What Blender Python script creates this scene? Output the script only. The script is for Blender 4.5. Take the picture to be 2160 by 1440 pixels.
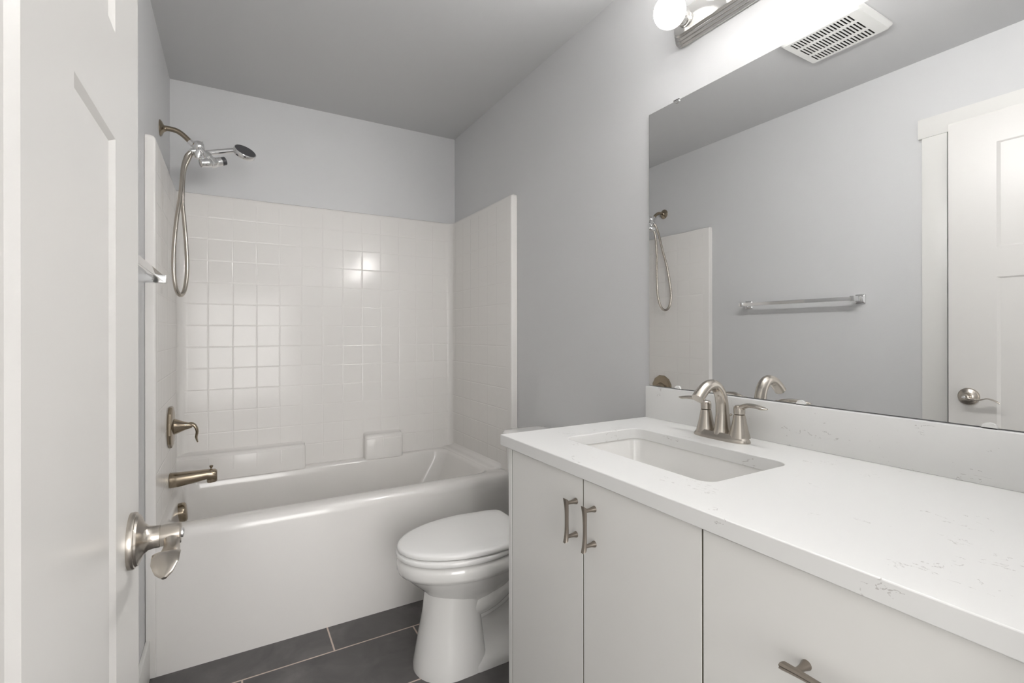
import bpy, bmesh, math, random
from mathutils import Vector, Matrix
from mathutils.geometry import tessellate_polygon

S = bpy.context.scene
for o in list(bpy.data.objects):
    bpy.data.objects.remove(o)
C = S.collection
PI = math.pi
rad = math.radians

# ------------------------------------------------------------------ camera, world, lights, exposure
YAW, ROLL, FPX, Y0, CAMZ = 0.5244, 0.0016, 1017.58, 701.44, 1.2009
cam_d = bpy.data.cameras.new('camera')
cam_d.sensor_fit = 'HORIZONTAL'
cam_d.sensor_width = 36.0
cam_d.lens = FPX / 2160 * 36.0
cam_d.shift_y = -(720 - Y0) / 2160
cam_d.clip_start = 0.02
cam = bpy.data.objects.new('camera', cam_d)
C.objects.link(cam)
cam.rotation_euler = (Matrix.Rotation(-YAW, 3, 'Z') @ Matrix.Rotation(PI / 2, 3, 'X') @ Matrix.Rotation(-ROLL, 3, 'Z')).to_euler()
cam.location = (0, 0, CAMZ)
S.camera = cam

W = bpy.data.worlds.new('world')
S.world = W
W.use_nodes = True
W.node_tree.nodes['Background'].inputs[0].default_value = (1.0, 0.985, 0.965, 1)
W.node_tree.nodes['Background'].inputs[1].default_value = 1.5

BULB_STRENGTH = 126.0
HALL_W = 76.0

def area(name, loc, rot, sx, sy, power, col=(1, 0.985, 0.965)):
    l = bpy.data.lights.new(name, 'AREA')
    l.shape = 'RECTANGLE'
    l.size, l.size_y, l.energy, l.color = sx, sy, power, col
    o = bpy.data.objects.new(name, l)
    C.objects.link(o)
    o.location, o.rotation_euler = loc, rot
    return o

# added fill light in the unseen hallway, evens out the far end
area('hall_fill_light', (0.10, -2.6, 1.45), (rad(90), 0, 0), 1.8, 1.9, HALL_W)

S.view_settings.view_transform = 'Standard'
S.view_settings.look = 'None'
S.view_settings.gamma = 1
S.view_settings.use_curve_mapping = False
S.view_settings.exposure = 0.0

# ------------------------------------------------------------------ room dimensions
XL, XR, YB, YN, ZC = -0.2648, 1.2352, 2.8676, 0.07, 2.4407
TUB_Y = 2.082          # front of tub apron
CT = 0.9154            # countertop height
V0, V1 = 0.085, 1.165  # vanity extent along the right wall

# ------------------------------------------------------------------ materials
def new_mat(name):
    m = bpy.data.materials.new(name)
    m.use_nodes = True
    nt = m.node_tree
    return m, nt, nt.nodes['Principled BSDF']

def N(nt, t, **kw):
    n = nt.nodes.new(t)
    for k, v in kw.items():
        setattr(n, k, v)
    return n

def math_n(nt, op, a, b=None, c=None):
    n = N(nt, 'ShaderNodeMath', operation=op)
    for i, v in enumerate((a, b, c)):
        if v is None:
            continue
        if isinstance(v, (int, float)):
            n.inputs[i].default_value = v
        else:
            nt.links.new(v, n.inputs[i])
    return n.outputs[0]

def pos_xyz(nt):
    tc = N(nt, 'ShaderNodeTexCoord')
    sp = N(nt, 'ShaderNodeSeparateXYZ')
    nt.links.new(tc.outputs['Object'], sp.inputs[0])
    return tc.outputs['Object'], sp.outputs[0], sp.outputs[1], sp.outputs[2]

def noise(nt, vec, scale, detail=3, rough=0.5, dist=0.0):
    n = N(nt, 'ShaderNodeTexNoise')
    n.inputs['Scale'].default_value = scale
    n.inputs['Detail'].default_value = detail
    n.inputs['Roughness'].default_value = rough
    n.inputs['Distortion'].default_value = dist
    nt.links.new(vec, n.inputs['Vector'])
    return n.outputs[0]

def ramp(nt, fac, stops):
    r = N(nt, 'ShaderNodeValToRGB')
    e = r.color_ramp.elements
    while len(e) < len(stops):
        e.new(0.5)
    for el, (p, c) in zip(e, stops):
        el.position = p
        el.color = (*c, 1) if len(c) == 3 else c
    nt.links.new(fac, r.inputs[0])
    return r.outputs[0]

def bump(nt, bsdf, h, strength, distance):
    b = N(nt, 'ShaderNodeBump')
    b.inputs['Strength'].default_value = strength
    b.inputs['Distance'].default_value = distance
    nt.links.new(h, b.inputs['Height'])
    nt.links.new(b.outputs[0], bsdf.inputs['Normal'])

def simple(name, col, rough=0.5, metal=0.0, coat=0.0, nscale=None, nstr=0.1, ndist=0.001, mottle=0.0):
    m, nt, b = new_mat(name)
    b.inputs['Base Color'].default_value = (*col, 1)
    b.inputs['Roughness'].default_value = rough
    b.inputs['Metallic'].default_value = metal
    b.inputs['Coat Weight'].default_value = coat
    b.inputs['Coat Roughness'].default_value = 0.06
    if nscale:
        v, x, y, z = pos_xyz(nt)
        nn = noise(nt, v, nscale, 3)
        bump(nt, b, nn, nstr, ndist)
        if mottle:
            n2 = noise(nt, v, nscale * 0.15, 3)
            lo = tuple(c * (1 - mottle) for c in col)
            hi = tuple(min(1, c * (1 + mottle)) for c in col)
            nt.links.new(ramp(nt, n2, [(0.3, lo), (0.7, hi)]), b.inputs['Base Color'])
    return m

M = {}
M['wall'] = simple('grey_wall_paint', (0.655, 0.656, 0.661), 0.5, nscale=260, nstr=0.25, ndist=0.0012)
M['ceiling'] = simple('grey_ceiling_paint', (0.62, 0.621, 0.625), 0.65, nscale=220, nstr=0.25, ndist=0.0012)
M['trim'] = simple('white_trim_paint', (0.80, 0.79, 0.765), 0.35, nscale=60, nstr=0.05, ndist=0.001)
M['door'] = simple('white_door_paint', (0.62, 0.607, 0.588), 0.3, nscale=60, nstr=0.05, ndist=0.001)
M['cabinet'] = simple('white_thermofoil', (0.80, 0.79, 0.765), 0.33, nscale=30, nstr=0.03, ndist=0.001)
M['gap_shade'] = simple('khaki_gap_shade', (0.28, 0.26, 0.21), 0.7, nscale=80)  # dark khaki, carries the shade of the door gaps in its colour
M['porcelain'] = simple('white_porcelain', (0.84, 0.83, 0.81), 0.1, coat=0.5, nscale=8, nstr=0.02, ndist=0.001)
M['seat'] = simple('white_seat_plastic', (0.88, 0.875, 0.86), 0.22, nscale=8, nstr=0.02, ndist=0.001)
M['tub'] = simple('white_acrylic', (0.80, 0.78, 0.755), 0.17, coat=0.3, nscale=7, nstr=0.05, ndist=0.002)
M['chrome'] = simple('chrome', (0.86, 0.86, 0.86), 0.07, 1.0, nscale=40, nstr=0.01)
M['fixture'] = simple('polished_nickel', (0.70, 0.69, 0.67), 0.13, 1.0, nscale=40, nstr=0.02)
M['black'] = simple('dark_void', (0.02, 0.02, 0.02), 0.6, nscale=40)
M['darkface'] = simple('dark_spray_face', (0.06, 0.06, 0.065), 0.4, nscale=300, nstr=0.3)
M['plastic'] = simple('white_plastic', (0.82, 0.82, 0.80), 0.4, nscale=40, nstr=0.02)
M['clip'] = simple('clear_white_clip', (0.85, 0.85, 0.84), 0.25, nscale=40, nstr=0.02)

def brushed(name, col, rough):
    m, nt, b = new_mat(name)
    v, x, y, z = pos_xyz(nt)
    mp = N(nt, 'ShaderNodeMapping')
    mp.inputs['Scale'].default_value = (12, 12, 30)
    nt.links.new(v, mp.inputs[0])
    nn = noise(nt, mp.outputs[0], 1.0, 2)
    b.inputs['Metallic'].default_value = 1
    b.inputs['Base Color'].default_value = (*col, 1)
    nt.links.new(math_n(nt, 'MULTIPLY_ADD', nn, 0.08, rough - 0.04), b.inputs['Roughness'])
    return m
M['nickel'] = brushed('brushed_nickel', (0.52, 0.48, 0.43), 0.24)
M['nickel_dark'] = brushed('dark_brushed_nickel', (0.30, 0.265, 0.23), 0.3)
M['bronze'] = brushed('warm_brushed_nickel', (0.34, 0.285, 0.215), 0.24)

def mirror_mat():
    m, nt, b = new_mat('mirror_silver')
    b.inputs['Base Color'].default_value = (0.90, 0.905, 0.905, 1)
    b.inputs['Metallic'].default_value = 1
    v, x, y, z = pos_xyz(nt)
    nn = noise(nt, v, 5, 4)
    nt.links.new(math_n(nt, 'MULTIPLY_ADD', nn, 0.02, -0.008), b.inputs['Roughness'])
    return m
M['mirror'] = mirror_mat()

def bulb_mat():
    m, nt, b = new_mat('lit_bulb_glass')
    b.inputs['Base Color'].default_value = (0.9, 0.9, 0.9, 1)
    b.inputs['Roughness'].default_value = 0.2
    b.inputs['Emission Color'].default_value = (1, 0.985, 0.965, 1)
    # LED globe: the dome glows fully, the half towards the socket only faintly
    g = N(nt, 'ShaderNodeNewGeometry')
    sn = N(nt, 'ShaderNodeSeparateXYZ')
    nt.links.new(g.outputs['Normal'], sn.inputs[0])
    mr = N(nt, 'ShaderNodeMapRange', interpolation_type='SMOOTHSTEP')
    mr.inputs['From Min'].default_value = 0.05
    mr.inputs['From Max'].default_value = -0.82
    mr.inputs['To Min'].default_value = BULB_STRENGTH * 0.012
    mr.inputs['To Max'].default_value = BULB_STRENGTH
    nt.links.new(sn.outputs[0], mr.inputs['Value'])
    nt.links.new(mr.outputs[0], b.inputs['Emission Strength'])
    return m
M['bulb'] = bulb_mat()

def quartz():
    m, nt, b = new_mat('white_quartz')
    v, x, y, z = pos_xyz(nt)
    base = (0.80, 0.797, 0.785)
    # thin broken veins: narrow band of a distorted noise, gated by a second noise
    mpq = N(nt, 'ShaderNodeMapping')
    mpq.inputs['Scale'].default_value = (1.5, 0.6, 1.5)
    mpq.inputs['Rotation'].default_value = (0.2, 0.1, 0.35)
    nt.links.new(v, mpq.inputs[0])
    n1 = noise(nt, mpq.outputs[0], 9.0, 6, 0.6, 0.5)
    band = math_n(nt, 'ABSOLUTE', math_n(nt, 'SUBTRACT', n1, 0.5))
    line = math_n(nt, 'LESS_THAN', band, 0.0042)
    n2 = noise(nt, v, 9.0, 3, 0.5)
    gate = math_n(nt, 'GREATER_THAN', n2, 0.575)
    n3 = noise(nt, v, 95.0, 2, 0.5)
    gate2 = math_n(nt, 'GREATER_THAN', n3, 0.50)
    f = math_n(nt, 'MULTIPLY', math_n(nt, 'MULTIPLY', line, gate), gate2)
    n4 = noise(nt, v, 140.0, 3, 0.6)
    sp = math_n(nt, 'GREATER_THAN', n4, 0.72)
    n5 = noise(nt, v, 6.0, 3, 0.5)
    sp = math_n(nt, 'MULTIPLY', sp, math_n(nt, 'GREATER_THAN', n5, 0.57))
    f = math_n(nt, 'MAXIMUM', f, math_n(nt, 'MULTIPLY', sp, 0.6))
    mix = N(nt, 'ShaderNodeMix', data_type='RGBA')
    mix.inputs['A'].default_value = (*base, 1)
    mix.inputs['B'].default_value = (0.42, 0.40, 0.38, 1)
    nt.links.new(math_n(nt, 'MULTIPLY', f, 0.6), mix.inputs['Factor'])
    nt.links.new(mix.outputs['Result'], b.inputs['Base Color'])
    b.inputs['Roughness'].default_value = 0.3
    return m
M['quartz'] = quartz()

def tiles_acrylic():
    """one-piece surround with moulded square tile grooves"""
    m, nt, b = new_mat('white_moulded_tile_acrylic')
    v, x, y, z = pos_xyz(nt)
    g = N(nt, 'ShaderNodeNewGeometry')
    sn = N(nt, 'ShaderNodeSeparateXYZ')
    nt.links.new(g.outputs['True Normal'], sn.inputs[0])
    side = math_n(nt, 'GREATER_THAN', math_n(nt, 'ABSOLUTE', sn.outputs[0]), 0.9)
    back = math_n(nt, 'GREATER_THAN', math_n(nt, 'ABSOLUTE', sn.outputs[1]), 0.9)
    P = 0.1075
    def groove(c, off, lo, hi):
        # smooth V groove centred on off + k*P
        t = math_n(nt, 'SUBTRACT', c, off - P / 2)
        t = math_n(nt, 'DIVIDE', t, P)
        fr = math_n(nt, 'FRACT', t)
        d = math_n(nt, 'MULTIPLY', math_n(nt, 'ABSOLUTE', math_n(nt, 'SUBTRACT', fr, 0.5)), P)
        mr = N(nt, 'ShaderNodeMapRange', interpolation_type='SMOOTHSTEP')
        mr.inputs['From Min'].default_value = 0.0
        mr.inputs['From Max'].default_value = 0.0048
        mr.inputs['To Min'].default_value = 1.0
        mr.inputs['To Max'].default_value = 0.0
        nt.links.new(d, mr.inputs['Value'])
        rng = math_n(nt, 'MULTIPLY', math_n(nt, 'GREATER_THAN', c, lo), math_n(nt, 'LESS_THAN', c, hi))
        return math_n(nt, 'MULTIPLY', mr.outputs[0], rng)
    gx = math_n(nt, 'MULTIPLY', groove(x, 0.0, -0.20, 1.15), back)
    gy = math_n(nt, 'MULTIPLY', groove(y, 2.775, 2.13, 2.80), side)
    gz = groove(z, 1.777, 0.55, 1.80)
    isv = math_n(nt, 'MAXIMUM', side, back)
    gz = math_n(nt, 'MULTIPLY', gz, isv)
    zlim = math_n(nt, 'MULTIPLY', math_n(nt, 'LESS_THAN', z, 1.862), math_n(nt, 'GREATER_THAN', z, 0.52))
    gxy = math_n(nt, 'MULTIPLY', math_n(nt, 'MAXIMUM', gx, gy), zlim)
    inner = math_n(nt, 'GREATER_THAN', y, 2.12)
    gg = math_n(nt, 'MULTIPLY', math_n(nt, 'MAXIMUM', gxy, gz), inner)
    wav = math_n(nt, 'MULTIPLY', noise(nt, v, 14, 2), 0.6)
    h = math_n(nt, 'SUBTRACT', wav, gg)
    b.inputs['Base Color'].default_value = (0.80, 0.78, 0.755, 1)
    b.inputs['Roughness'].default_value = 0.15
    b.inputs['Coat Weight'].default_value = 0.0
    b.inputs['Coat Roughness'].default_value = 0.06
    bump(nt, b, h, 0.42, 0.0020)
    b.inputs['Specular IOR Level'].default_value = 0.28
    return m
M['tile_acrylic'] = tiles_acrylic()

def floor_mat():
    m, nt, b = new_mat('dark_slate_floor_tile')
    v, x, y, z = pos_xyz(nt)
    TW, TH, G = 0.611, 0.3045, 0.0030
    row = math_n(nt, 'DIVIDE', math_n(nt, 'SUBTRACT', y, 1.915), TH)
    ri = math_n(nt, 'FLOOR', row)
    dy = math_n(nt, 'MULTIPLY', math_n(nt, 'SUBTRACT', 0.5, math_n(nt, 'ABSOLUTE', math_n(nt, 'SUBTRACT', math_n(nt, 'FRACT', row), 0.5))), TH)
    odd = math_n(nt, 'MODULO', math_n(nt, 'ADD', ri, 100.0), 2.0)
    xo = math_n(nt, 'SUBTRACT', x, math_n(nt, 'MULTIPLY_ADD', odd, -0.3055, 0.331))
    col = math_n(nt, 'DIVIDE', xo, TW)
    ci = math_n(nt, 'FLOOR', col)
    dx = math_n(nt, 'MULTIPLY', math_n(nt, 'SUBTRACT', 0.5, math_n(nt, 'ABSOLUTE', math_n(nt, 'SUBTRACT', math_n(nt, 'FRACT', col), 0.5))), TW)
    d = math_n(nt, 'MINIMUM', dx, dy)
    gr = math_n(nt, 'LESS_THAN', d, G)
    # per tile shift of the cloudy stone pattern
    cmb = N(nt, 'ShaderNodeCombineXYZ')
    nt.links.new(math_n(nt, 'ADD', x, math_n(nt, 'MULTIPLY', ri, 3.7)), cmb.inputs[0])
    nt.links.new(math_n(nt, 'ADD', y, math_n(nt, 'MULTIPLY', ci, 5.3)), cmb.inputs[1])
    n1 = noise(nt, cmb.outputs[0], 5.5, 6, 0.6, 0.7)
    stone = ramp(nt, n1, [(0.3, (0.075, 0.071, 0.070)), (0.52, (0.108, 0.102, 0.100)), (0.75, (0.165, 0.155, 0.152))])
    mix = N(nt, 'ShaderNodeMix', data_type='RGBA')
    nt.links.new(gr, mix.inputs['Factor'])
    nt.links.new(stone, mix.inputs['A'])
    mix.inputs['B'].default_value = (0.62, 0.52, 0.45, 1)
    nt.links.new(mix.outputs['Result'], b.inputs['Base Color'])
    nt.links.new(math_n(nt, 'MULTIPLY_ADD', gr, 0.4, 0.42), b.inputs['Roughness'])
    mr = N(nt, 'ShaderNodeMapRange')
    mr.inputs['From Max'].default_value = 0.005
    nt.links.new(d, mr.inputs['Value'])
    h = math_n(nt, 'ADD', mr.outputs[0], math_n(nt, 'MULTIPLY', n1, 0.5))
    bump(nt, b, h, 0.4, 0.0015)
    return m
M['floor'] = floor_mat()

# ------------------------------------------------------------------ mesh helpers
def tag(o, label=None, cat=None, group=None, kind=None):
    if label: o['label'] = label
    if cat: o['category'] = cat
    if group: o['group'] = group
    if kind: o['kind'] = kind
    return o

def empty(name, loc, label=None, cat=None, group=None, kind=None):
    o = bpy.data.objects.new(name, None)
    o.empty_display_size = 0.05
    C.objects.link(o)
    o.location = loc
    return tag(o, label, cat, group, kind)

def world_off(o):
    v = Vector((0, 0, 0))
    while o is not None:
        v += Vector(o.location)
        o = o.parent
    return v

def obj(name, bm, mat, parent=None, smooth=38, origin=None):
    """bm is in world coordinates; the object is placed so that it stays there"""
    bmesh.ops.recalc_face_normals(bm, faces=bm.faces[:])
    me = bpy.data.meshes.new(name)
    bm.to_mesh(me)
    bm.free()
    for p in (mat if isinstance(mat, (list, tuple)) else [mat]):
        me.materials.append(p)
    me.shade_smooth()
    me.set_sharp_from_angle(angle=rad(smooth))
    o = bpy.data.objects.new(name, me)
    C.objects.link(o)
    if parent is not None:
        o.parent = parent
        o.location = -world_off(parent)
    return o

def box(bm, lo, hi, bev=0.0, seg=2, mi=0):
    lo, hi = Vector(lo), Vector(hi)
    c = bmesh.ops.create_cube(bm, size=1)['verts']
    for v in c:
        v.co = Vector(((lo.x + hi.x) / 2 + v.co.x * (hi.x - lo.x), (lo.y + hi.y) / 2 + v.co.y * (hi.y - lo.y), (lo.z + hi.z) / 2 + v.co.z * (hi.z - lo.z)))
    fs = set(f for v in c for f in v.link_faces)
    for f in fs: f.material_index = mi
    if bev > 0:
        es = list(set(e for v in c for e in v.link_edges))
        r = bmesh.ops.bevel(bm, geom=es, offset=bev, segments=seg, profile=0.5, affect='EDGES')
        for f in r['faces']: f.material_index = mi
    return bm

def BM(): return bmesh.new()

def loft(bm, rings, cap0=True, cap1=True, close=False, mi=0):
    vr = [[bm.verts.new(p) for p in r] for r in rings]
    n = len(vr[0])
    pairs = list(zip(vr[:-1], vr[1:]))
    if close: pairs.append((vr[-1], vr[0]))
    for a, b in pairs:
        for i in range(n):
            j = (i + 1) % n
            f = bm.faces.new((a[i], a[j], b[j], b[i]))
            f.material_index = mi
    if not close:
        for flag, r in ((cap0, vr[0]), (cap1, vr[-1])):
            if flag:
                f = bm.faces.new(r)
                f.material_index = mi
    return vr

def catmull(pts, k=6):
    P = [Vector(p) for p in pts]
    out = []
    for i in range(len(P) - 1):
        p0 = P[i - 1] if i else P[0] * 2 - P[1]
        p1, p2 = P[i], P[i + 1]
        p3 = P[i + 2] if i + 2 < len(P) else P[-1] * 2 - P[-2]
        for s in range(k):
            t = s / k
            out.append(0.5 * (2 * p1 + (p2 - p0) * t + (2 * p0 - 5 * p1 + 4 * p2 - p3) * t * t + (3 * p1 - p0 - 3 * p2 + p3) * t ** 3))
    out.append(P[-1])
    return out

def interp(vals, k):
    out = []
    for a, b in zip(vals[:-1], vals[1:]):
        for s in range(k):
            out.append(a + (b - a) * s / k)
    out.append(vals[-1])
    return out

def tube(bm, pts, radii, n=14, caps=True, ref=None, flat=None, mi=0):
    """sweep; flat = list of (wide, thin) multiplying the radius along the two frame axes"""
    P = [Vector(p) for p in pts]
    if isinstance(radii, (int, float)): radii = [radii] * len(P)
    T = []
    for i in range(len(P)):
        a = P[max(i - 1, 0)]
        b = P[min(i + 1, len(P) - 1)]
        T.append((b - a).normalized())
    nrm = Vector(ref) if ref is not None else (Vector((0, 0, 1)) if abs(T[0].z) < 0.9 else Vector((1, 0, 0)))
    rings = []
    for i, (p, t, r) in enumerate(zip(P, T, radii)):
        nrm = (nrm - t * nrm.dot(t)).normalized()
        bn = t.cross(nrm)
        fa, fb = flat[i] if flat else (1, 1)
        rings.append([p + nrm * (math.cos(2 * PI * k / n) * r * fa) + bn * (math.sin(2 * PI * k / n) * r * fb) for k in range(n)])
    return loft(bm, rings, caps, caps, mi=mi)

def lathe(bm, org, axis, prof, n=28, cap0=True, cap1=True, mi=0):
    """prof = [(radius, height along axis)]"""
    ax = Vector(axis).normalized()
    u = ax.orthogonal().normalized()
    w = ax.cross(u)
    org = Vector(org)
    rings = [[org + ax * h + (u * math.cos(2 * PI * k / n) + w * math.sin(2 * PI * k / n)) * max(r, 1e-5) for k in range(n)] for r, h in prof]
    return loft(bm, rings, cap0, cap1, mi=mi)

def rrect(x0, x1, y0, y1, r, z=None, k=5):
    """rounded rectangle outline, counter-clockwise, 2-D or 3-D"""
    r = min(r, (x1 - x0) / 2 - 1e-5, (y1 - y0) / 2 - 1e-5)
    out = []
    for cx, cy, a in ((x1 - r, y1 - r, 0), (x0 + r, y1 - r, 90), (x0 + r, y0 + r, 180), (x1 - r, y0 + r, 270)):
        for i in range(k + 1):
            t = rad(a + 90 * i / k)
            p = (cx + r * math.cos(t), cy + r * math.sin(t))
            out.append(p if z is None else Vector((p[0], p[1], z)))
    return out

def plate(bm, outer, holes, fn, d0, d1, mi=0, mi_hole=0, back=True):
    """flat plate with holes: 2-D outlines mapped by fn(u, v, d) to 3-D; front at d1, back at d0"""
    loops = [outer] + holes
    flat = [Vector((p[0], p[1], 0)) for l in loops for p in l]
    tris = tessellate_polygon([[Vector((p[0], p[1], 0)) for p in l] for l in loops])
    fr = [bm.verts.new(fn(p.x, p.y, d1)) for p in flat]
    bk = [bm.verts.new(fn(p.x, p.y, d0)) for p in flat]
    for t in tris:
        try:
            f = bm.faces.new([fr[i] for i in t]); f.material_index = mi
            if back:
                f = bm.faces.new([bk[i] for i in t]); f.material_index = mi
        except ValueError:
            pass
    s = 0
    for li, l in enumerate(loops):
        n = len(l)
        for i in range(n):
            a, b = s + i, s + (i + 1) % n
            f = bm.faces.new((fr[a], fr[b], bk[b], bk[a]))
            f.material_index = mi if li == 0 else mi_hole
        s += n

# ------------------------------------------------------------------ room shell
T = 0.11
def struct(name, bm, mat, label, cat, smooth=38):
    return tag(obj(name, bm, mat, None, smooth), label, cat, kind='structure')

bm = BM(); box(bm, (XL - 0.3, -1.5, -0.05), (XR + 0.3, YB + T, 0.0))
struct('floor', bm, M['floor'], 'dark grey slate tile floor with pale grout lines', 'floor')
bm = BM(); box(bm, (XL - 0.3, YN - T, ZC), (XR + 0.3, YB + T, ZC + 0.08))
struct('ceiling', bm, M['ceiling'], 'plain grey painted ceiling', 'ceiling')
bm = BM(); box(bm, (XL - T, YB, 0), (XR + T, YB + T, ZC))
struct('wall_back', bm, M['wall'], 'grey painted wall above the back of the bathtub surround', 'wall')
bm = BM(); box(bm, (XR, YN - T, 0), (XR + T, YB, ZC))
struct('wall_right', bm, M['wall'], 'grey painted wall behind the vanity mirror and toilet', 'wall')
# left wall, with the opening of the closet door
DO0, DO1, DOZ = 0.165, 0.873, 2.075
bm = BM()
plate(bm, [(YN - T, 0), (DO0, 0), (DO0, DOZ), (DO1, DOZ), (DO1, 0), (YB, 0), (YB, ZC), (YN - T, ZC)], [], lambda u, v, d: Vector((d, u, v)), XL - T, XL)
struct('wall_left', bm, M['wall'], 'grey painted wall with towel bar opposite the mirror', 'wall')
# near wall with the doorway the photograph is taken from
bm = BM()
plate(bm, [(XL, 0), (-0.115, 0), (-0.115, 2.075), (0.615, 2.075), (0.615, 0), (XR, 0), (XR, ZC), (XL, ZC)], [], lambda u, v, d: Vector((u, d, v)), YN - T, YN)
struct('wall_front', bm, M['wall'], 'grey painted wall with the entry doorway', 'wall')

# casing round the closet door on the left wall, flat boards with a wider head
bm = BM()
box(bm, (XL, DO1, 0), (XL + 0.018, 0.963, DOZ), 0.0015)
box(bm, (XL, 0.072, 0), (XL + 0.018, DO0, DOZ), 0.0015)
box(bm, (XL, 0.072, DOZ), (XL + 0.021, 0.977, 2.163), 0.0015)
struct('trim_1', bm, M['trim'], 'flat white door casing with overhanging head on left wall', 'door casing')
bm = BM()
box(bm, (XL, 0.963, 0), (XL + 0.014, TUB_Y - 0.002, 0.135), 0.003)
struct('baseboard_left', bm, M['trim'], 'white baseboard along the left wall up to the tub', 'baseboard')

# ------------------------------------------------------------------ doors
def door_slab(bm, fn, w, h, th, panels):
    """panels: list of (u0,u1,v0,v1); bevelled flat recess on both faces"""
    for side in (0, 1):
        d = th if side else 0.0
        s = -1 if side else 1
        loops = [[(p[0], p[2]), (p[1], p[2]), (p[1], p[3]), (p[0], p[3])] for p in panels]
        outer = [(0, 0), (w, 0), (w, h), (0, h)]
        allv = [Vector((a, b, 0)) for l in [outer] + loops for a, b in l]
        tris = tessellate_polygon([[Vector((a, b, 0)) for a, b in l] for l in [outer] + loops])
        vs = [bm.verts.new(fn(p.x, p.y, d)) for p in allv]
        for t in tris:
            bm.faces.new([vs[i] for i in t])
        if side == 0: first = vs[:4]
        else: second = vs[:4]
        for pi in range(len(panels)):
            u0, u1, v0, v1 = panels[pi]
            b, c2 = 0.011, 0.006
            inn = [bm.verts.new(fn(a, c, d + s * 0.0042)) for a, c in ((u0 + b, v0 + c2), (u1 - b, v0 + c2), (u1 - b, v1 - c2), (u0 + b, v1 - c2))]
            out = vs[4 + 4 * pi: 8 + 4 * pi]
            for i in range(4):
                bm.faces.new((out[i], out[(i + 1) % 4], inn[(i + 1) % 4], inn[i]))
            bm.faces.new(inn)
    for i in range(4):
        bm.faces.new((first[i], first[(i + 1) % 4], second[(i + 1) % 4], second[i]))

# open entry door, folded back along the left wall; visible face towards +X
DX, DY0, DY1, DZ0, DZT = -0.112, 0.098, 0.826, 0.012, 2.061
dw, dh = DY1 - DY0, DZT - DZ0
def fdoor(u, v, d): return Vector((DX - d, DY0 + u, DZ0 + v))
st, mu = 0.146, 0.115
pw = (dw - 2 * st - mu) / 2
pan = [(st, st + pw, 0.24, 1.415 - DZ0), (st + pw + mu, dw - st, 0.24, 1.415 - DZ0), (st, dw - st, 1.532 - DZ0, 1.941 - DZ0)]
bm = BM(); door_slab(bm, fdoor, dw, dh, 0.035, pan)
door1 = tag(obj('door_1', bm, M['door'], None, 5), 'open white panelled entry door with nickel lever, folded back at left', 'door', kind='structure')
# lever set
HY, HZ = 0.762, 0.941
bm = BM()
lathe(bm, (DX, HY, HZ), (1, 0, 0), [(0.034, 0.0), (0.0345, 0.004), (0.0335, 0.0065), (0.0315, 0.007), (0.0305, 0.0095), (0.0265, 0.0115), (0.019, 0.0145), (0.0148, 0.019), (0.0137, 0.025), (0.0137, 0.031)], n=40)
hand = obj('door_handle', bm, M['nickel'], door1)
bm = BM()
lathe(bm, (DX, HY, HZ), (1, 0, 0), [(0.0128, 0.0305), (0.0132, 0.032), (0.0135, 0.052), (0.012, 0.0535), (0.0075, 0.0538)], n=32)
# horizontal blade sweeping towards the hinge: sags, arches and droops at the tip
blade = catmull([(DX + 0.043, HY - 0.004, HZ + 0.001), (DX + 0.045, HY - 0.022, HZ - 0.006), (DX + 0.045, HY - 0.045, HZ - 0.006), (DX + 0.044, HY - 0.066, HZ + 0.001), (DX + 0.044, HY - 0.084, HZ - 0.003), (DX + 0.0445, HY - 0.096, HZ - 0.0095), (DX + 0.045, HY - 0.101, HZ - 0.0135)], 6)
wid = interp([0.0085, 0.0085, 0.0105, 0.0142, 0.0135, 0.0088, 0.0025], 6)
tube(bm, blade, 1.0, n=20, ref=(1, 0, 0), flat=[(w, 0.0060 - 0.0034 * min(1, i / 14)) for i, w in enumerate(wid)])
lev = obj('lever', bm, M['nickel'], hand)
bm = BM(); lathe(bm, (DX + 0.0535, HY, HZ), (1, 0, 0), [(0.0062, 0), (0.006, 0.002), (0.0045, 0.003)], n=20)
obj('lock_button', bm, M['chrome'], hand)

# closed closet door filling the opening in the left wall
def fcl(u, v, d): return Vector((XL - 0.03 - d, DO0 + 0.012 + u, 0.012 + v))
cw, chh = DO1 - DO0 - 0.024, DOZ - 0.024
p2 = (cw - 0.24 - 0.11) / 2
bm = BM(); door_slab(bm, fcl, cw, chh, 0.035, [(0.12, 0.12 + p2, 0.24, 1.40), (0.23 + p2, cw - 0.12, 0.24, 1.40), (0.12, cw - 0.12, 1.52, 1.93)])
tag(obj('door_2', bm, M['door'], None, 5), 'closed white closet door in the casing behind the open door', 'door', kind='structure')

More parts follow.
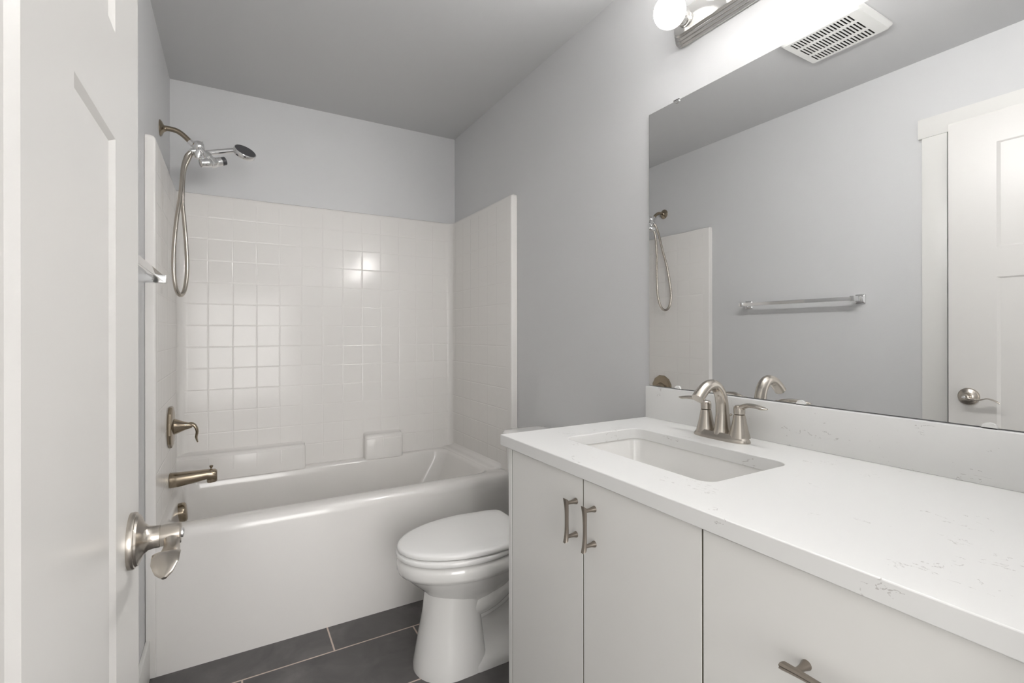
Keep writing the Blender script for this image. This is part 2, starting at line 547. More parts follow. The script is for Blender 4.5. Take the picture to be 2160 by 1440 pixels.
# ------------------------------------------------------------------ tub and surround (one unit)
unit = empty('bathtub', (0.485, TUB_Y, 0), 'white alcove bathtub with moulded tile surround, filling the far end', 'bathtub')
bm = BM()
def zrim(y): return 0.502 - 0.016 * max(0, min(1, (y - 2.12) / 0.68))
def tub_ring(x0, x1, y0, y1, r, dz, abs_z=None):
    return [Vector((px, py, abs_z if abs_z is not None else zrim(py) + dz)) for px, py in rrect(x0, x1, y0, y1, r, None, 6)]
X0, X1, YE = XL + 0.002, XR - 0.002, YB - 0.004
rings = [tub_ring(X0, X1, TUB_Y, YE, 0.004, 0, 0.0), tub_ring(X0, X1, TUB_Y, YE, 0.004, 0, 0.03),
         tub_ring(X0, X1, TUB_Y + 0.001, YE, 0.004, -0.040), tub_ring(X0, X1, TUB_Y + 0.004, YE, 0.004, -0.022), tub_ring(X0, X1, TUB_Y + 0.011, YE, 0.004, -0.009),
         tub_ring(X0, X1, TUB_Y + 0.022, YE, 0.004, -0.002), tub_ring(X0, X1, TUB_Y + 0.036, YE, 0.004, 0.0),
         tub_ring(-0.219, 1.140, TUB_Y + 0.076, 2.806, 0.06, 0.0), tub_ring(-0.211, 1.128, TUB_Y + 0.092, 2.796, 0.07, -0.004),
         tub_ring(-0.205, 1.119, TUB_Y + 0.104, 2.790, 0.07, -0.018), tub_ring(-0.202, 1.110, TUB_Y + 0.108, 2.787, 0.07, -0.05),
         tub_ring(-0.17, 0.99, 2.23, 2.765, 0.09, 0, 0.21), tub_ring(-0.15, 0.95, 2.25, 2.745, 0.10, 0, 0.16), tub_ring(-0.11, 0.90, 2.29, 2.70, 0.11, 0, 0.128), tub_ring(-0.06, 0.84, 2.34, 2.65, 0.10, 0, 0.118)]
loft(bm, rings)
for a, b in ((XL + 0.001, XL + 0.031), (XR - 0.035, XR - 0.001)):
    box(bm, (a, TUB_Y - 0.0045, 0.001), (b, TUB_Y + 0.02, 0.50), 0.003, 2)
obj('tub', bm, M['tub'], unit, 50)

# surround: U-shaped plan, extruded with a rolled top edge
def u_plan(e, z):
    xi0, xi1, yi, r = XL + 0.031 - e, XR - 0.035 + e, 2.838 + e, 0.042
    out = [(XL + 0.001, TUB_Y + e * 0.5)]
    f = 0.006
    for i in range(5):
        t = rad(-90 + 90 * i / 4)
        out.append((xi0 - f + f * math.cos(t), TUB_Y + e * 0.5 + f + f * math.sin(t)))
    for i in range(9):
        t = rad(180 - 90 * i / 8)
        out.append((xi0 + r + r * math.cos(t), yi - r + r * math.sin(t)))
    for i in range(9):
        t = rad(90 - 90 * i / 8)
        out.append((xi1 - r + r * math.cos(t), yi - r + r * math.sin(t)))
    for i in range(5):
        t = rad(180 + 90 * i / 4)
        out.append((xi1 + f + f * math.cos(t), TUB_Y + e * 0.5 + f + f * math.sin(t)))
    out += [(XR - 0.001, TUB_Y + e * 0.5), (XR - 0.001, YB - 0.001), (XL + 0.001, YB - 0.001)]
    return [Vector((x, y, z)) for x, y in out]
bm = BM()
ZS = 1.893
rs = [u_plan(0, 0.47), u_plan(0, ZS - 0.016), u_plan(0.0012, ZS - 0.009), u_plan(0.005, ZS - 0.003), u_plan(0.011, ZS)]
vr = loft(bm, rs, False, False)
for ring in (vr[0], vr[-1]):
    for t in tessellate_polygon([[v.co.copy() for v in ring]]):
        try: bm.faces.new([ring[i] for i in t])
        except ValueError: pass
obj('surround', bm, M['tile_acrylic'], unit, 30)

# soap ledges moulded along the back wall, and the raised lip at the right end
def ledge(x0, x1, top, name):
    bm = BM()
    pr = [(2.7865, 0.478), (2.7875, top - 0.020), (2.790, top - 0.010), (2.797, top - 0.002), (2.806, top), (2.822, top + 0.001), (2.836, top + 0.009), (2.846, top + 0.02), (2.848, 0.478)]
    def sec(x, sh):
        return [Vector((x, y + (sh if y < 2.83 else 0), z - (sh if z > 0.5 else 0))) for y, z in pr]
    loft(bm, [sec(x0, 0.012), sec(x0 + 0.004, 0.004), sec(x0 + 0.013, 0), sec(x1 - 0.013, 0), sec(x1 - 0.004, 0.004), sec(x1, 0.012)])
    return obj(name, bm, M['tile_acrylic'], unit, 50)
ledge(XL + 0.012, 0.337, 0.606, 'soap_ledge')
ledge(0.650, 0.868, 0.618, 'soap_ledge')
bm = BM()
lp = [(1.128, 0.480), (1.131, 0.497), (1.137, 0.506), (1.147, 0.510), (1.165, 0.511), (1.184, 0.513), (1.196, 0.522), (1.203, 0.535), (1.206, 0.480)]
def lipsec(y, s): return [Vector((x + (s if x < 1.19 else 0), y, z - 0.005 - (s * 0.6 if z > 0.485 else 0) - 0.012 * (y - 2.2) / 0.6)) for x, z in lp]
loft(bm, [lipsec(2.185, 0.016), lipsec(2.190, 0.005), lipsec(2.205, 0), lipsec(2.845, 0)])
obj('end_ledge', bm, M['tub'], unit, 50)
bm = BM()
lathe(bm, (-0.199, 2.50, 0.432), (1, 0, 0.12), [(0.040, -0.004), (0.041, 0.014), (0.039, 0.022), (0.034, 0.026), (0.015, 0.0275)], n=36)
tag(obj('overflow_plate', bm, M['bronze'], unit), 'brushed nickel overflow cap')

# ------------------------------------------------------------------ tub spout, valve, shower
XS = XL + 0.0318      # inner face of the left surround panel
bm = BM()
sy, sz = 2.49, 0.578
prof = [(0.0, 0.030, 0.030, 0.0), (0.004, 0.031, 0.031, 0), (0.03, 0.0305, 0.030, 0.0), (0.09, 0.027, 0.025, 0.004), (0.135, 0.0245, 0.0205, 0.008), (0.15, 0.0245, 0.0235, 0.005), (0.165, 0.0235, 0.0225, 0.004), (0.172, 0.020, 0.018, 0.002)]
rings = []
for x, w, h, dz in prof:
    rings.append([Vector((XS + x, sy + w * math.copysign(abs(math.cos(t)) ** 0.75, math.cos(t)), sz + dz + h * math.copysign(abs(math.sin(t)) ** 0.75, math.sin(t)))) for t in [2 * PI * k / 28 for k in range(28)]])
loft(bm, rings)
lathe(bm, (XS + 0.152, sy, sz - 0.010), (0.08, 0, -1), [(0.019, -0.005), (0.020, 0.012), (0.019, 0.017), (0.014, 0.018)], n=24)
spout = tag(obj('tub_spout', bm, M['bronze'], None, 45), 'brushed nickel tub spout on the left surround panel', 'tub spout')
bm = BM()
lathe(bm, (XS + 0.150, sy, sz + 0.024), (0, 0, 1), [(0.0035, 0), (0.0035, 0.010), (0.0065, 0.013), (0.0075, 0.019), (0.005, 0.0205)], n=18)
obj('diverter_knob', bm, M['bronze'], spout)

vy, vz = 2.478, 0.806
bm = BM()
lathe(bm, (XS, vy, vz), (1, 0, 0), [(0.086, 0.0), (0.088, 0.006), (0.0865, 0.012), (0.080, 0.015), (0.058, 0.0175), (0.035, 0.019)], n=12)
valve = tag(obj('shower_valve', bm, M['bronze'], None, 25), 'round shower valve plate with curved lever above the tub spout', 'shower valve')
bm = BM()
lathe(bm, (XS + 0.018, vy, vz), (1, 0, 0), [(0.034, 0.0), (0.033, 0.003), (0.026, 0.018), (0.018, 0.036), (0.0125, 0.054), (0.011, 0.062)], n=28)
lvp = catmull([(XS + 0.066, vy, vz + 0.002), (XS + 0.081, vy, vz + 0.004), (XS + 0.093, vy - 0.001, vz - 0.006), (XS + 0.099, vy - 0.002, vz - 0.027), (XS + 0.096, vy - 0.003, vz - 0.052), (XS + 0.101, vy - 0.004, vz - 0.073)], 5)
tube(bm, lvp, 1.0, n=16, ref=(0, 1, 0), flat=[(w, t) for w, t in zip(interp([0.011, 0.0115, 0.0115, 0.0115, 0.011, 0.0055], 5), interp([0.0115, 0.0095, 0.007, 0.0058, 0.005, 0.0025], 5))])
obj('valve_lever', bm, M['bronze'], valve)

# hand shower set
SY = 2.49
sh = empty('hand_shower', (XL, SY, 2.062), 'chrome hand shower set with nickel arm and looped metal hose', 'shower')
bm = BM()
lathe(bm, (XL, SY, 2.062), (1, 0, 0), [(0.034, 0), (0.034, 0.003), (0.029, 0.008), (0.018, 0.013), (0.0125, 0.017), (0.011, 0.022)], n=30)
tag(obj('wall_flange', bm, M['bronze'], sh), 'brushed nickel wall flange')
bm = BM()
tube(bm, catmull([(XL + 0.004, SY, 2.063), (-0.238, SY, 2.065), (-0.208, SY, 2.062), (-0.186, SY, 2.050), (-0.166, SY, 2.032), (-0.155, SY, 2.021)], 6), 0.0105, n=18)
tag(obj('shower_arm', bm, M['bronze'], sh), 'brushed nickel bent arm')
bm = BM()
tube(bm, [(-0.161, SY, 2.027), (-0.158, SY, 2.024), (-0.147, SY, 2.014), (-0.138, SY, 2.008)], [0.0115, 0.0125, 0.012, 0.010], n=8)
lathe(bm, (-0.128, SY, 2.010), (0.3, -0.6, 0.2), [(0.0245 * math.sin(PI * i / 12), -0.0245 * math.cos(PI * i / 12)) for i in range(13)], n=28)
lathe(bm, (-0.129, SY, 1.992), (0, 0, -1), [(0.0155, -0.008), (0.0165, 0.010), (0.0165, 0.024), (0.0125, 0.035), (0.008, 0.037)], n=22)
tube(bm, [(-0.130, SY, 1.992), (-0.145, SY - 0.004, 1.987), (-0.156, SY - 0.008, 1.982)], [0.010, 0.0115, 0.0100], n=10)
tube(bm, [(-0.119, SY, 2.026), (-0.113, SY - 0.004, 2.033)], 0.0035, n=8)
obj('diverter', bm, M['chrome'], sh)
# fixed head: neck, cross body and two short jets
bm = BM()
ax = Vector((0.62, -0.15, -0.75)).normalized()
o0 = Vector((-0.116, SY - 0.016, 1.996))
lathe(bm, o0, ax, [(0.008, 0), (0.008, 0.024), (0.015, 0.027), (0.018, 0.046), (0.0155, 0.049), (0.0155, 0.055), (0.019, 0.058), (0.019, 0.086), (0.016, 0.088), (0.004, 0.093)], n=24)
oc = o0 + ax * 0.072
lt = Vector((-0.90, -0.30, -0.27)).normalized()
lathe(bm, oc, lt, [(0.015, 0.008), (0.019, 0.014), (0.0195, 0.036), (0.018, 0.039), (0.018, 0.052), (0.015, 0.054)], n=24)
rt = Vector((0.85, 0.30, 0.40)).normalized()
lathe(bm, oc, rt, [(0.015, 0.008), (0.0195, 0.013), (0.0195, 0.030), (0.017, 0.032)], n=24)
obj('fixed_shower_head', bm, M['chrome'], sh)
bm = BM(); lathe(bm, oc, rt, [(0.0168, 0.030), (0.018, 0.033), (0.018, 0.048), (0.012, 0.050)], n=24)
tag(obj('spray_tip', bm, M['darkface'], sh), 'dark grey spray tip')
# wand
bm = BM()
tube(bm, [(-0.150, SY + 0.022, 1.980), (-0.125, SY + 0.020, 1.986), (-0.105, SY + 0.017, 1.990), (-0.05, SY + 0.006, 2.0035), (0.0, SY - 0.004, 2.015), (0.014, SY - 0.008, 2.017)], [0.009, 0.0105, 0.0118, 0.0115, 0.0105, 0.0095], n=18)
dn = Vector((0.31, -0.65, 0.69)).normalized()
dc = Vector((0.047, SY - 0.010, 2.013))
lathe(bm, dc, dn, [(0.030, -0.017), (0.043, -0.015), (0.0465, -0.010), (0.047, 0.006), (0.0455, 0.0085), (0.0435, 0.009)], n=40)
wand = obj('hand_wand', bm, M['chrome'], sh)
bm = BM(); lathe(bm, dc, dn, [(0.0435, 0.0086), (0.0425, 0.0098), (0.02, 0.0105), (0.002, 0.0105)], n=40)
tag(obj('wand_face', bm, M['darkface'], wand), 'dark grey round wand face')
# hose: comes off the diverter, loops down along the panel and back up
hx = [(-0.158, 1.980), (-0.172, 1.958), (-0.183, 1.913), (-0.188, 1.856), (-0.194, 1.781), (-0.207, 1.681), (-0.2165, 1.557), (-0.217, 1.465), (-0.209, 1.391), (-0.193, 1.363), (-0.178, 1.391), (-0.170, 1.468), (-0.172, 1.561), (-0.180, 1.684), (-0.186, 1.758), (-0.1845, 1.832), (-0.179, 1.901), (-0.164, 1.947), (-0.152, 1.977)]
hy = [2.482, 2.478, 2.465, 2.45, 2.43, 2.405, 2.385, 2.375, 2.385, 2.41, 2.44, 2.46, 2.47, 2.48, 2.485, 2.49, 2.495, 2.50, 2.505]
# the loop swings out from the panel, so each point lies at its own depth
eye = Vector((0, 0, CAMZ))
hp = [eye + (Vector((x, SY, z)) - eye) * (y / SY) for (x, z), y in zip(hx, hy)]
bm = BM()
tube(bm, catmull(hp, 8), 0.0080, n=14)
tag(obj('hose', bm, M['nickel'], sh, 60), 'brushed metal hose')

# ------------------------------------------------------------------ toilet
TY = 1.652
toil = empty('toilet', (0.78, TY, 0), 'white two piece toilet with closed lid between vanity and tub', 'toilet')
TZ = 0.018
def egg(xf, xb, w, z, wb=None, nseg=44, pb=2.6, split=0.52):
    """toilet outline: elliptical front (towards -X), squarer back"""
    wb = w if wb is None else wb
    if z > 0.2: z += TZ
    if w > 0.12: w -= 0.006
    xc = xf + (xb - xf) * split
    out = []
    for k in range(nseg):
        t = 2 * PI * k / nseg
        c, s = math.cos(t), math.sin(t)
        if c < 0:
            x = xc + (xc - xf) * c
            y = w * s
        else:
            e = 2 / pb
            x = xc + (xb - xc) * abs(c) ** e
            yy = abs(s) ** e
            u = (x - xc) / (xb - xc)
            y = math.copysign(yy, s) * (w + (wb - w) * u * u)
        out.append(Vector((x, TY + y, z)))
    return out
bm = BM()
# bowl with outer rim band
loft(bm, [egg(0.630, 0.90, 0.075, 0.205, 0.07), egg(0.610, 0.92, 0.096, 0.238, 0.09), egg(0.592, 0.94, 0.118, 0.259, 0.10), egg(0.566, 0.96, 0.141, 0.284, 0.11), egg(0.540, 0.975, 0.159, 0.307, 0.125),
          egg(0.519, 0.98, 0.171, 0.328, 0.135), egg(0.511, 0.985, 0.1755, 0.337, 0.14), egg(0.5015, 0.985, 0.181, 0.3405, 0.145), egg(0.4965, 0.985, 0.1845, 0.352, 0.147), egg(0.4955, 0.985, 0.185, 0.372, 0.147), egg(0.499, 0.985, 0.182, 0.384, 0.145), egg(0.507, 0.98, 0.176, 0.391, 0.142), egg(0.53, 0.96, 0.155, 0.392, 0.13)])
# front pedestal column
def ped(xf, xb, w, z): 
    return egg(xf, xb, w, z, w, 44, 5.0, 0.5)
loft(bm, [ped(0.555, 0.80, 0.119, 0.0), ped(0.555, 0.80, 0.119, 0.02), ped(0.563, 0.797, 0.113, 0.06), ped(0.576, 0.79, 0.104, 0.13), ped(0.590, 0.783, 0.095, 0.2), ped(0.602, 0.777, 0.089, 0.285)])
# rear body, foot flange and trapway bulge
loft(bm, [[Vector((x, TY + y, z)) for x, y in rrect(0.72, 1.08, -w, w, 0.04)] for z, w in ((0.0, 0.119), (0.022, 0.119), (0.042, 0.108), (0.062, 0.075), (0.10, 0.058), (0.2, 0.058), (0.30, 0.075), (0.34, 0.10), (0.385, 0.11))])
for s in (-1, 1):
    tr = catmull([(0.74, TY + s * 0.045, 0.205), (0.82, TY + s * 0.058, 0.228), (0.90, TY + s * 0.062, 0.275), (0.97, TY + s * 0.058, 0.295), (1.02, TY + s * 0.05, 0.245), (1.03, TY + s * 0.045, 0.13), (1.03, TY + s * 0.045, 0.03)], 5)
    tube(bm, catmull([(0.76, TY + s * 0.055, 0.165), (0.86, TY + s * 0.064, 0.200), (0.95, TY + s * 0.06, 0.245), (1.01, TY + s * 0.05, 0.24)], 5), 0.020, n=14)
    tube(bm, tr, 0.044, n=18)
box(bm, (0.93, TY - 0.14, 0.34), (1.215, TY + 0.14, 0.405), 0.02, 3)
obj('bowl', bm, M['porcelain'], toil, 50)
bm = BM()
loft(bm, [egg(0.520, 0.965, 0.164, 0.388, 0.13), egg(0.520, 0.965, 0.164, 0.3965, 0.13), egg(0.497, 0.975, 0.183, 0.3965, 0.145), egg(0.494, 0.978, 0.1855, 0.399, 0.147), egg(0.494, 0.978, 0.1855, 0.411, 0.147), egg(0.497, 0.975, 0.183, 0.414, 0.145), egg(0.520, 0.965, 0.164, 0.414, 0.13)])
obj('seat', bm, M['seat'], toil, 50)
bm = BM()
L_ = lambda xf, xb, w, z, wb: egg(xf, xb, w, z, wb, 72, 14, 0.62)
loft(bm, [L_(0.520, 0.960, 0.164, 0.413, 0.13), L_(0.520, 0.960, 0.164, 0.4192, 0.13), L_(0.499, 0.974, 0.182, 0.4192, 0.147), L_(0.4975, 0.976, 0.1835, 0.4207, 0.149), L_(0.4975, 0.976, 0.1835, 0.431, 0.149), L_(0.503, 0.973, 0.179, 0.4365, 0.145), L_(0.515, 0.965, 0.169, 0.4395, 0.136), L_(0.56, 0.94, 0.132, 0.4425, 0.105), L_(0.66, 0.87, 0.06, 0.444, 0.05)])
obj('lid', bm, M['seat'], toil, 50)
bm = BM()
def trr(x0, x1, w, z, r=0.03): return [Vector((x, TY + y, z)) for x, y in rrect(x0, x1, -w, w, r)]
loft(bm, [trr(1.06, 1.215, 0.16, 0.405), trr(1.045, 1.218, 0.19, 0.43), trr(1.035, 1.22, 0.198, 0.6), trr(1.03, 1.22, 0.203, 0.735)])
obj('tank', bm, M['porcelain'], toil, 50)
bm = BM()
loft(bm, [trr(1.025, 1.222, 0.207, 0.735), trr(1.018, 1.224, 0.213, 0.742), trr(1.018, 1.224, 0.213, 0.766), trr(1.024, 1.22, 0.207, 0.775), trr(1.05, 1.20, 0.18, 0.778)])
obj('tank_lid', bm, M['porcelain'], toil, 50)
bm = BM()
lathe(bm, (1.032, TY - 0.14, 0.69), (-1, 0, 0), [(0.014, 0), (0.014, 0.008), (0.008, 0.012)], n=20)
tube(bm, [(1.018, TY - 0.14, 0.69), (1.014, TY - 0.12, 0.688), (1.014, TY - 0.075, 0.682)], [0.006, 0.006, 0.005], n=10)
obj('flush_lever', bm, M['chrome'], toil)

# ------------------------------------------------------------------ vanity
XF = 0.662
van = empty('vanity_cabinet', (0.95, (V0 + V1) / 2, 0), 'white slab front vanity cabinet under the quartz countertop', 'cabinet')
ZT = 0.8855
bm = BM()
box(bm, (XF, V1 - 0.018, 0), (XR - 0.001, V1, ZT), 0.001, 1)
box(bm, (XF, V0 - 0.012, 0), (XR - 0.001, V0 + 0.006, ZT), 0.001, 1)
box(bm, (XF + 0.07, V0 + 0.006, 0.0), (XF + 0.085, V1 - 0.018, 0.10))
box(bm, (XR - 0.012, V0 + 0.006, 0.1), (XR - 0.002, V1 - 0.018, 0.70))
box(bm, (XF + 0.02, V0 + 0.006, 0.10), (XR - 0.012, V1 - 0.018, 0.118))
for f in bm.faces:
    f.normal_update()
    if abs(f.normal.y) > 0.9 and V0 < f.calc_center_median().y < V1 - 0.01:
        f.material_index = 1  # gap shade painted onto the inner side faces
obj('carcass', bm, [M['cabinet'], M['gap_shade']], van)
bm = BM()
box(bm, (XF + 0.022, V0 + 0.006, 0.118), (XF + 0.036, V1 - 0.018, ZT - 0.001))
tag(obj('face_frame', bm, M['gap_shade'], van), 'khaki backing with the gap shade in its colour')

def pull(parent, p0, p1):
    """bowed bar pull between two ends p0, p1 lying on the door face"""
    p0, p1 = Vector(p0), Vector(p1)
    ax = (p1 - p0).normalized()
    L = (p1 - p0).length
    outw = Vector((-1, 0, 0))
    sd = ax.cross(outw)
    bm = BM()
    for f in (0.11, 0.89):
        q = p0 + ax * (L * f)
        lathe(bm, q, outw, [(0.0068, 0.0), (0.0066, 0.002), (0.0048, 0.009), (0.0040, 0.017), (0.0042, 0.026)], n=18)
    n = 18
    rings = []
    for i in range(n + 1):
        t = i / n
        s = 2 * t - 1
        e = abs(s) ** 2
        half = 0.0042 + 0.0018 * e
        base = 0.0240 + 0.0026 * e * e
        hgt = 0.0062 + 0.0018 * e
        c = p0 + ax * (L * t)
        sec = [(-half, 0), (-half, hgt * 0.45), (-half * 0.45, hgt * 0.95), (-half * 0.1, hgt * 0.82), (half * 0.25, hgt), (half * 0.8, hgt * 0.75), (half, hgt * 0.35), (half, 0)]
        cut = 0.004 * (1 if i == 0 else (-1 if i == n else 0))
        rings.append([c + sd * a + outw * (base + b) - ax * (cut * (b / hgt - 0.5)) for a, b in sec])
    loft(bm, rings)
    return obj('handle', bm, M['nickel_dark'], parent, 30)

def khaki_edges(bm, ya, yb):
    # khaki on the vertical cut sides, gap shade painted into the edges
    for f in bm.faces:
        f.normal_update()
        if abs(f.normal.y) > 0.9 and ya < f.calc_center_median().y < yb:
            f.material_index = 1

def front(name, y0, y1, z0, z1, label=None):
    bm = BM(); box(bm, (XF, y0, z0), (XF + 0.018, y1, z1), 0.0006, 1)
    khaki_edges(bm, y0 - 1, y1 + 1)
    o = obj(name, bm, [M['cabinet'], M['gap_shade']], van)
    return o
DT = 0.8805
d1 = front('door', 0.8370, 1.1440, 0.105, DT)
pull(d1, (XF, 0.860, 0.741), (XF, 0.860, 0.836))
d2 = front('door', 0.5275, 0.8338, 0.105, DT)
pull(d2, (XF, 0.797, 0.743), (XF, 0.797, 0.838))
for z0, z1, hz in ((0.612, DT, 0.757), (0.360, 0.609, 0.49), (0.105, 0.357, 0.235)):
    dr = front('drawer', 0.0945, 0.5243, z0, z1)
    pull(dr, (XF, 0.230, hz), (XF, 0.377, hz))

# countertop slab with the sink cut-out
SX0, SX1, SY0, SY1 = 0.778, 1.048, 0.604, 1.066
bm = BM()
plate(bm, [(0.650, 0.073), (XR - 0.001, 0.073), (XR - 0.001, 1.1905), (0.650, 1.1905)], [rrect(SX0, SX1, SY0, SY1, 0.032, None, 8)], lambda u, v, d: Vector((u, v, d)), ZT, CT)
ct = tag(obj('countertop', bm, M['quartz'], None, 30), 'white quartz vanity countertop with grey flecks and a sink cut-out', 'countertop')
bv = ct.modifiers.new('edge', 'BEVEL'); bv.width = 0.0018; bv.segments = 2; bv.limit_method = 'ANGLE'; bv.angle_limit = rad(50)
bm = BM(); box(bm, (XR - 0.024, 0.073, CT), (XR - 0.001, 1.1905, 1.0195), 0.0015, 2)
tag(obj('backsplash', bm, M['quartz'], None), 'low white quartz backsplash below the mirror', 'backsplash')

# undermount sink
bm = BM()
def sr(i, z, r=0.035): return rrect(SX0 - 0.004 + i, SX1 + 0.004 - i, SY0 - 0.004 + i, SY1 + 0.004 - i, r, z, 8)
loft(bm, [sr(-0.022, ZT - 0.014, 0.05), sr(-0.022, ZT - 0.0005, 0.05), sr(0.0, ZT - 0.0005), sr(0.002, ZT - 0.006), sr(0.006, ZT - 0.06), sr(0.016, ZT - 0.11, 0.05), sr(0.03, ZT - 0.132, 0.06), sr(0.06, ZT - 0.143, 0.06), sr(0.11, ZT - 0.147, 0.02),
          sr(0.11, ZT - 0.157, 0.02), sr(0.05, ZT - 0.153, 0.06), sr(0.018, ZT - 0.14, 0.06), sr(0.002, ZT - 0.11, 0.05), sr(-0.006, ZT - 0.014, 0.04)], False, False, close=True)
sink = obj('sink', bm, M['porcelain'], None, 50)
tag(sink, 'white rectangular undermount sink below the faucet', 'sink')
bm = BM()
lathe(bm, ((SX0 + SX1) / 2, (SY0 + SY1) / 2, ZT - 0.157), (0, 0, 1), [(0.03, 0.0), (0.031, 0.012), (0.027, 0.014), (0.022, 0.0125), (0.020, 0.017), (0.004, 0.0185)], n=28)
obj('drain', bm, M['nickel'], sink)

# faucet
FX, FY = 1.140, 0.845
fau = empty('faucet', (FX, FY, CT), 'brushed nickel two handle faucet behind the sink', 'faucet')
bm = BM()
def stad(L, Wd, z, waist=0.0):
    pts = []
    for k in range(48):
        t = 2 * PI * k / 48
        c, s = math.cos(t), math.sin(t)
        y = L * math.copysign(abs(c) ** 0.62, c)
        x = Wd * math.copysign(abs(s) ** 0.85, s) * (1 - waist * (1 - abs(c)) ** 1.5)
        pts.append(Vector((FX + x, FY + y, z)))
    return pts
loft(bm, [stad(0.082, 0.0285, CT), stad(0.0825, 0.029, CT + 0.003, 0.03), stad(0.080, 0.0265, CT + 0.008, 0.08), stad(0.075, 0.023, CT + 0.014, 0.12), stad(0.071, 0.020, CT + 0.019, 0.15)])
obj('base_plate', bm, M['nickel'], fau, 50)
bm = BM()
sp = [(FX + 0.007, CT + 0.012), (FX + 0.007, CT + 0.030), (FX + 0.0065, CT + 0.065), (FX + 0.003, CT + 0.100), (FX - 0.008, CT + 0.128), (FX - 0.029, CT + 0.145), (FX - 0.055, CT + 0.143), (FX - 0.077, CT + 0.129), (FX - 0.094, CT + 0.113)]
spp = catmull([(x, FY, z) for x, z in sp], 5)
tube(bm, spp, 1.0, n=24, ref=(0, 1, 0), flat=list(zip(interp([0.025, 0.0195, 0.0165, 0.0158, 0.0155, 0.0155, 0.0155, 0.016, 0.0165], 5), interp([0.029, 0.023, 0.0185, 0.0165, 0.0155, 0.0145, 0.0145, 0.0150, 0.0155], 5))))
obj('spout', bm, M['nickel'], fau, 50)
bm = BM()
tube(bm, [(FX + 0.034, FY, CT + 0.006), (FX + 0.034, FY, CT + 0.058)], 0.0022, n=10)
tube(bm, [(FX + 0.028, FY + 0.004, CT + 0.054), (FX + 0.037, FY - 0.007, CT + 0.063)], [0.0028, 0.0034], n=10)
obj('lift_rod', bm, M['nickel'], fau)
for s in (1, -1):
    hy_ = FY + s * 0.0515
    bm = BM()
    lathe(bm, (FX + 0.005, hy_, CT), (0, 0, 1), [(0.0265, 0.011), (0.0245, 0.020), (0.0215, 0.031), (0.0180, 0.048), (0.0152, 0.064), (0.0140, 0.0705), (0.0128, 0.0713)], n=32)
    hb = obj('handle_base', bm, M['nickel'], fau)
    bm = BM()
    lathe(bm, (FX + 0.005, hy_, CT), (0, 0, 1), [(0.0128, 0.0720), (0.0140, 0.0728), (0.0142, 0.084), (0.0135, 0.0905), (0.0105, 0.0945), (0.004, 0.096)], n=32)
    lp2 = catmull([(FX + 0.005, hy_ - s * 0.004, CT + 0.084), (FX + 0.004, hy_ + s * 0.012, CT + 0.0925), (FX + 0.000, hy_ + s * 0.030, CT + 0.0985), (FX - 0.004, hy_ + s * 0.052, CT + 0.099), (FX - 0.006, hy_ + s * 0.072, CT + 0.0965), (FX - 0.007, hy_ + s * 0.083, CT + 0.0965)], 6)
    tube(bm, lp2, 1.0, n=18, ref=(1, 0, 0), flat=list(zip(interp([0.0125, 0.0115, 0.0095, 0.0105, 0.0095, 0.003], 6), interp([0.009, 0.0075, 0.0055, 0.0048, 0.0042, 0.0018], 6))))
    obj('lever_handle', bm, M['nickel'], hb, 50)

# ------------------------------------------------------------------ mirror with clips
MX = XR - 0.006
MY0, MY1, MZ0, MZ1 = 0.078, 1.190, 1.022, 1.9415
bm = BM()
box(bm, (MX, MY0, MZ0), (XR - 0.0005, MY1, MZ1))
for f in bm.faces:
    f.normal_update()
    f.material_index = 0 if f.normal.x < -0.5 else 1
mir = tag(obj('mirror', bm, [M['mirror'], M['black']], None), 'large frameless wall mirror above the backsplash', 'mirror')
def clip(y, z, up, mat):
    bm = BM()
    prof = [(0.011 * math.cos(PI * k / 10), 0.009 * math.sin(PI * k / 10) * up) for k in range(11)]
    prof = [(0.011, -0.003 * up)] + prof + [(-0.011, -0.003 * up)]
    loft(bm, [[Vector((x, y + a, z + b)) for a, b in prof] for x in (MX - 0.0035, MX - 0.0003)])
    box(bm, (MX - 0.0035, y - 0.011, min(z - 0.0025 * up, z - 0.0004 * up)), (XR - 0.0005, y + 0.011, max(z - 0.0025 * up, z - 0.0004 * up)))
    return obj('mirror_clip', bm, mat, mir)
for y in (1.068, 0.682, 0.335):
    clip(y, MZ0, 1, M['clip'])
tag(clip(1.070, MZ1, -1, M['chrome']), 'chrome clip on the top edge')
tag(clip(0.335, MZ1, -1, M['chrome']), 'chrome clip on the top edge')

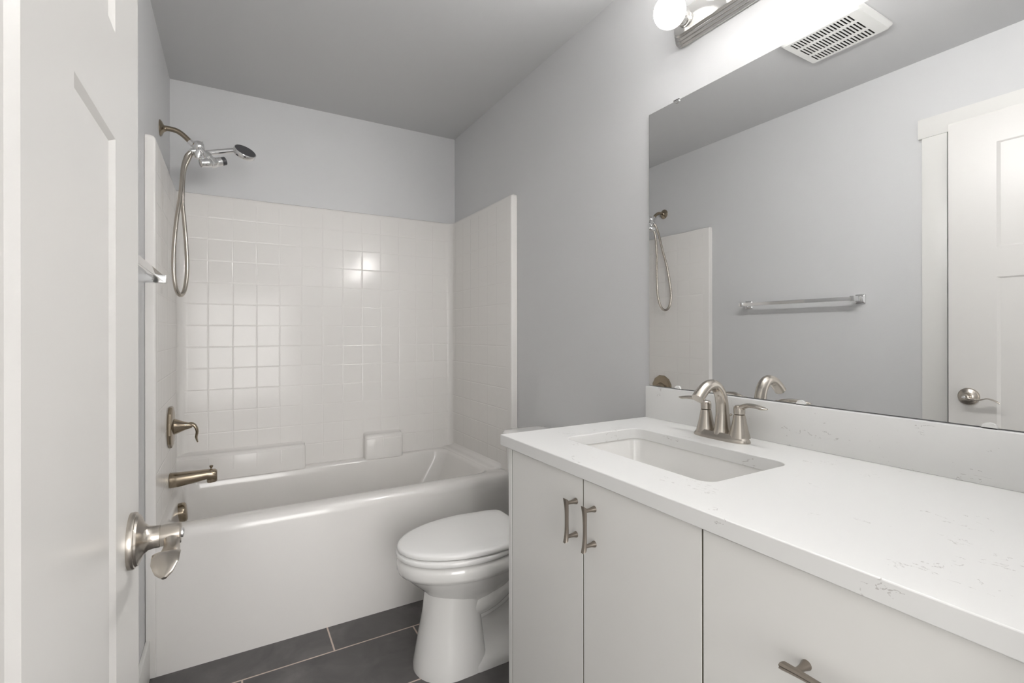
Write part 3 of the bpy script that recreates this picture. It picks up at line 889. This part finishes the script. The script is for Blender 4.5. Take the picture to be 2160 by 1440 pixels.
# ------------------------------------------------------------------ vanity light bar
LY0, LY1, LZ0, LZ1 = 0.161, 1.075, 2.100, 2.212
LZ = (LZ0 + LZ1) / 2
lb = empty('vanity_light', (XR, (LY0 + LY1) / 2, LZ), 'polished strip light with round bulbs above the mirror', 'light fixture')
bm = BM()
tiers = [(0, 0.0005), (0, 0.007), (0.004, 0.0095), (0.0055, 0.010), (0.0055, 0.016), (0.0095, 0.0185), (0.011, 0.019), (0.011, 0.025), (0.015, 0.0275), (0.0165, 0.028), (0.0165, 0.034), (0.0205, 0.0385), (0.0225, 0.039)]
loft(bm, [[Vector((XR - h, y, z)) for y, z in rrect(LY0 + i * 1.1, LY1 - i * 1.1, LZ0 + i, LZ1 - i, 0.032 - i * 0.5, None, 8)] for i, h in tiers])
obj('backplate', bm, M['fixture'], lb, 25)
for k in range(6):
    y = 1.009 - 0.1524 * k
    xs = XR - 0.039
    bm = BM()
    lathe(bm, (xs, y, LZ), (-1, 0, 0), [(0.0235, 0.0), (0.0235, 0.002), (0.0205, 0.003), (0.0205, 0.017), (0.0198, 0.018), (0.0198, 0.034), (0.0185, 0.0345), (0.0180, 0.012)], n=30, cap1=False)
    sk = obj('socket', bm, M['fixture'], lb)
    bm = BM()
    R = 0.0465
    cc = 0.106 - 0.039
    pr = [(0.0135, 0.006), (0.0135, 0.020), (0.016, 0.026)]
    a0 = math.asin(0.020 / R)
    for i in range(17):
        a = PI - a0 - (PI - a0) * i / 16
        pr.append((R * math.sin(a), cc + -R * math.cos(PI - a) * -1 if False else cc - R * math.cos(PI - a)))
    lathe(bm, (xs, y, LZ), (-1, 0, 0), pr, n=32)
    tag(obj('bulb', bm, M['bulb'], sk, 60), 'lit round white bulb')

# ------------------------------------------------------------------ towel bar on the left wall
tz = 1.367
tb = empty('towel_bar', (XL, 1.52, tz), 'square chrome towel bar on the left wall', 'towel bar')
for y in (1.2175, 1.820):
    bm = BM()
    loft(bm, [[Vector((XL + h, y + a, tz + b)) for a, b in rrect(-w, w, -w, w, 0.005)] for h, w in ((0.0002, 0.024), (0.006, 0.024), (0.010, 0.0215), (0.012, 0.017), (0.013, 0.0165))])
    s = 1 if y > 1.5 else -1
    box(bm, (XL + 0.012, y - 0.0105, tz - 0.0125), (XL + 0.088, y + 0.0105, tz + 0.0125), 0.002, 2)
    obj('post', bm, M['chrome'], tb)
bm = BM(); box(bm, (XL + 0.066, 1.2285, tz - 0.0095), (XL + 0.083, 1.809, tz + 0.0095), 0.0012, 2)
obj('bar', bm, M['chrome'], tb)

# ------------------------------------------------------------------ exhaust fan grille on the ceiling
GX0, GX1, GY0, GY1 = 0.163, 0.427, 0.905, 1.222
fan = empty('exhaust_fan', ((GX0 + GX1) / 2, (GY0 + GY1) / 2, ZC), 'white slotted exhaust fan grille on the ceiling', 'exhaust fan')
slots = []
for k in range(18):
    y = 1.182 - k * 0.0129
    for a, b in ((0.187, 0.243), (0.259, 0.331), (0.347, 0.403)):
        slots.append(rrect(a, b, y - 0.0036, y + 0.0036, 0.0030, None, 2))
bm = BM()
plate(bm, rrect(GX0 + 0.012, GX1 - 0.012, GY0 + 0.012, GY1 - 0.012, 0.008, None, 3), slots, lambda u, v, d: Vector((u, v, ZC - d)), 0.0190, 0.021)
loft(bm, [[Vector((x, y, ZC - h)) for x, y in rrect(GX0 + i, GX1 - i, GY0 + i, GY1 - i, 0.018, None, 4)] for i, h in ((0.004, 0.0005), (0.0, 0.003), (0.0, 0.008), (0.004, 0.013), (0.0115, 0.0195), (0.0125, 0.0208), (0.013, 0.017), (0.010, 0.012), (0.008, 0.0005))], False, False, close=True)
obj('grille', bm, M['plastic'], fan, 30)
bm = BM(); box(bm, (GX0 + 0.016, GY0 + 0.016, ZC - 0.0150), (GX1 - 0.016, GY1 - 0.016, ZC - 0.001))
tag(obj('housing', bm, M['black'], fan), 'dark housing behind the slots')
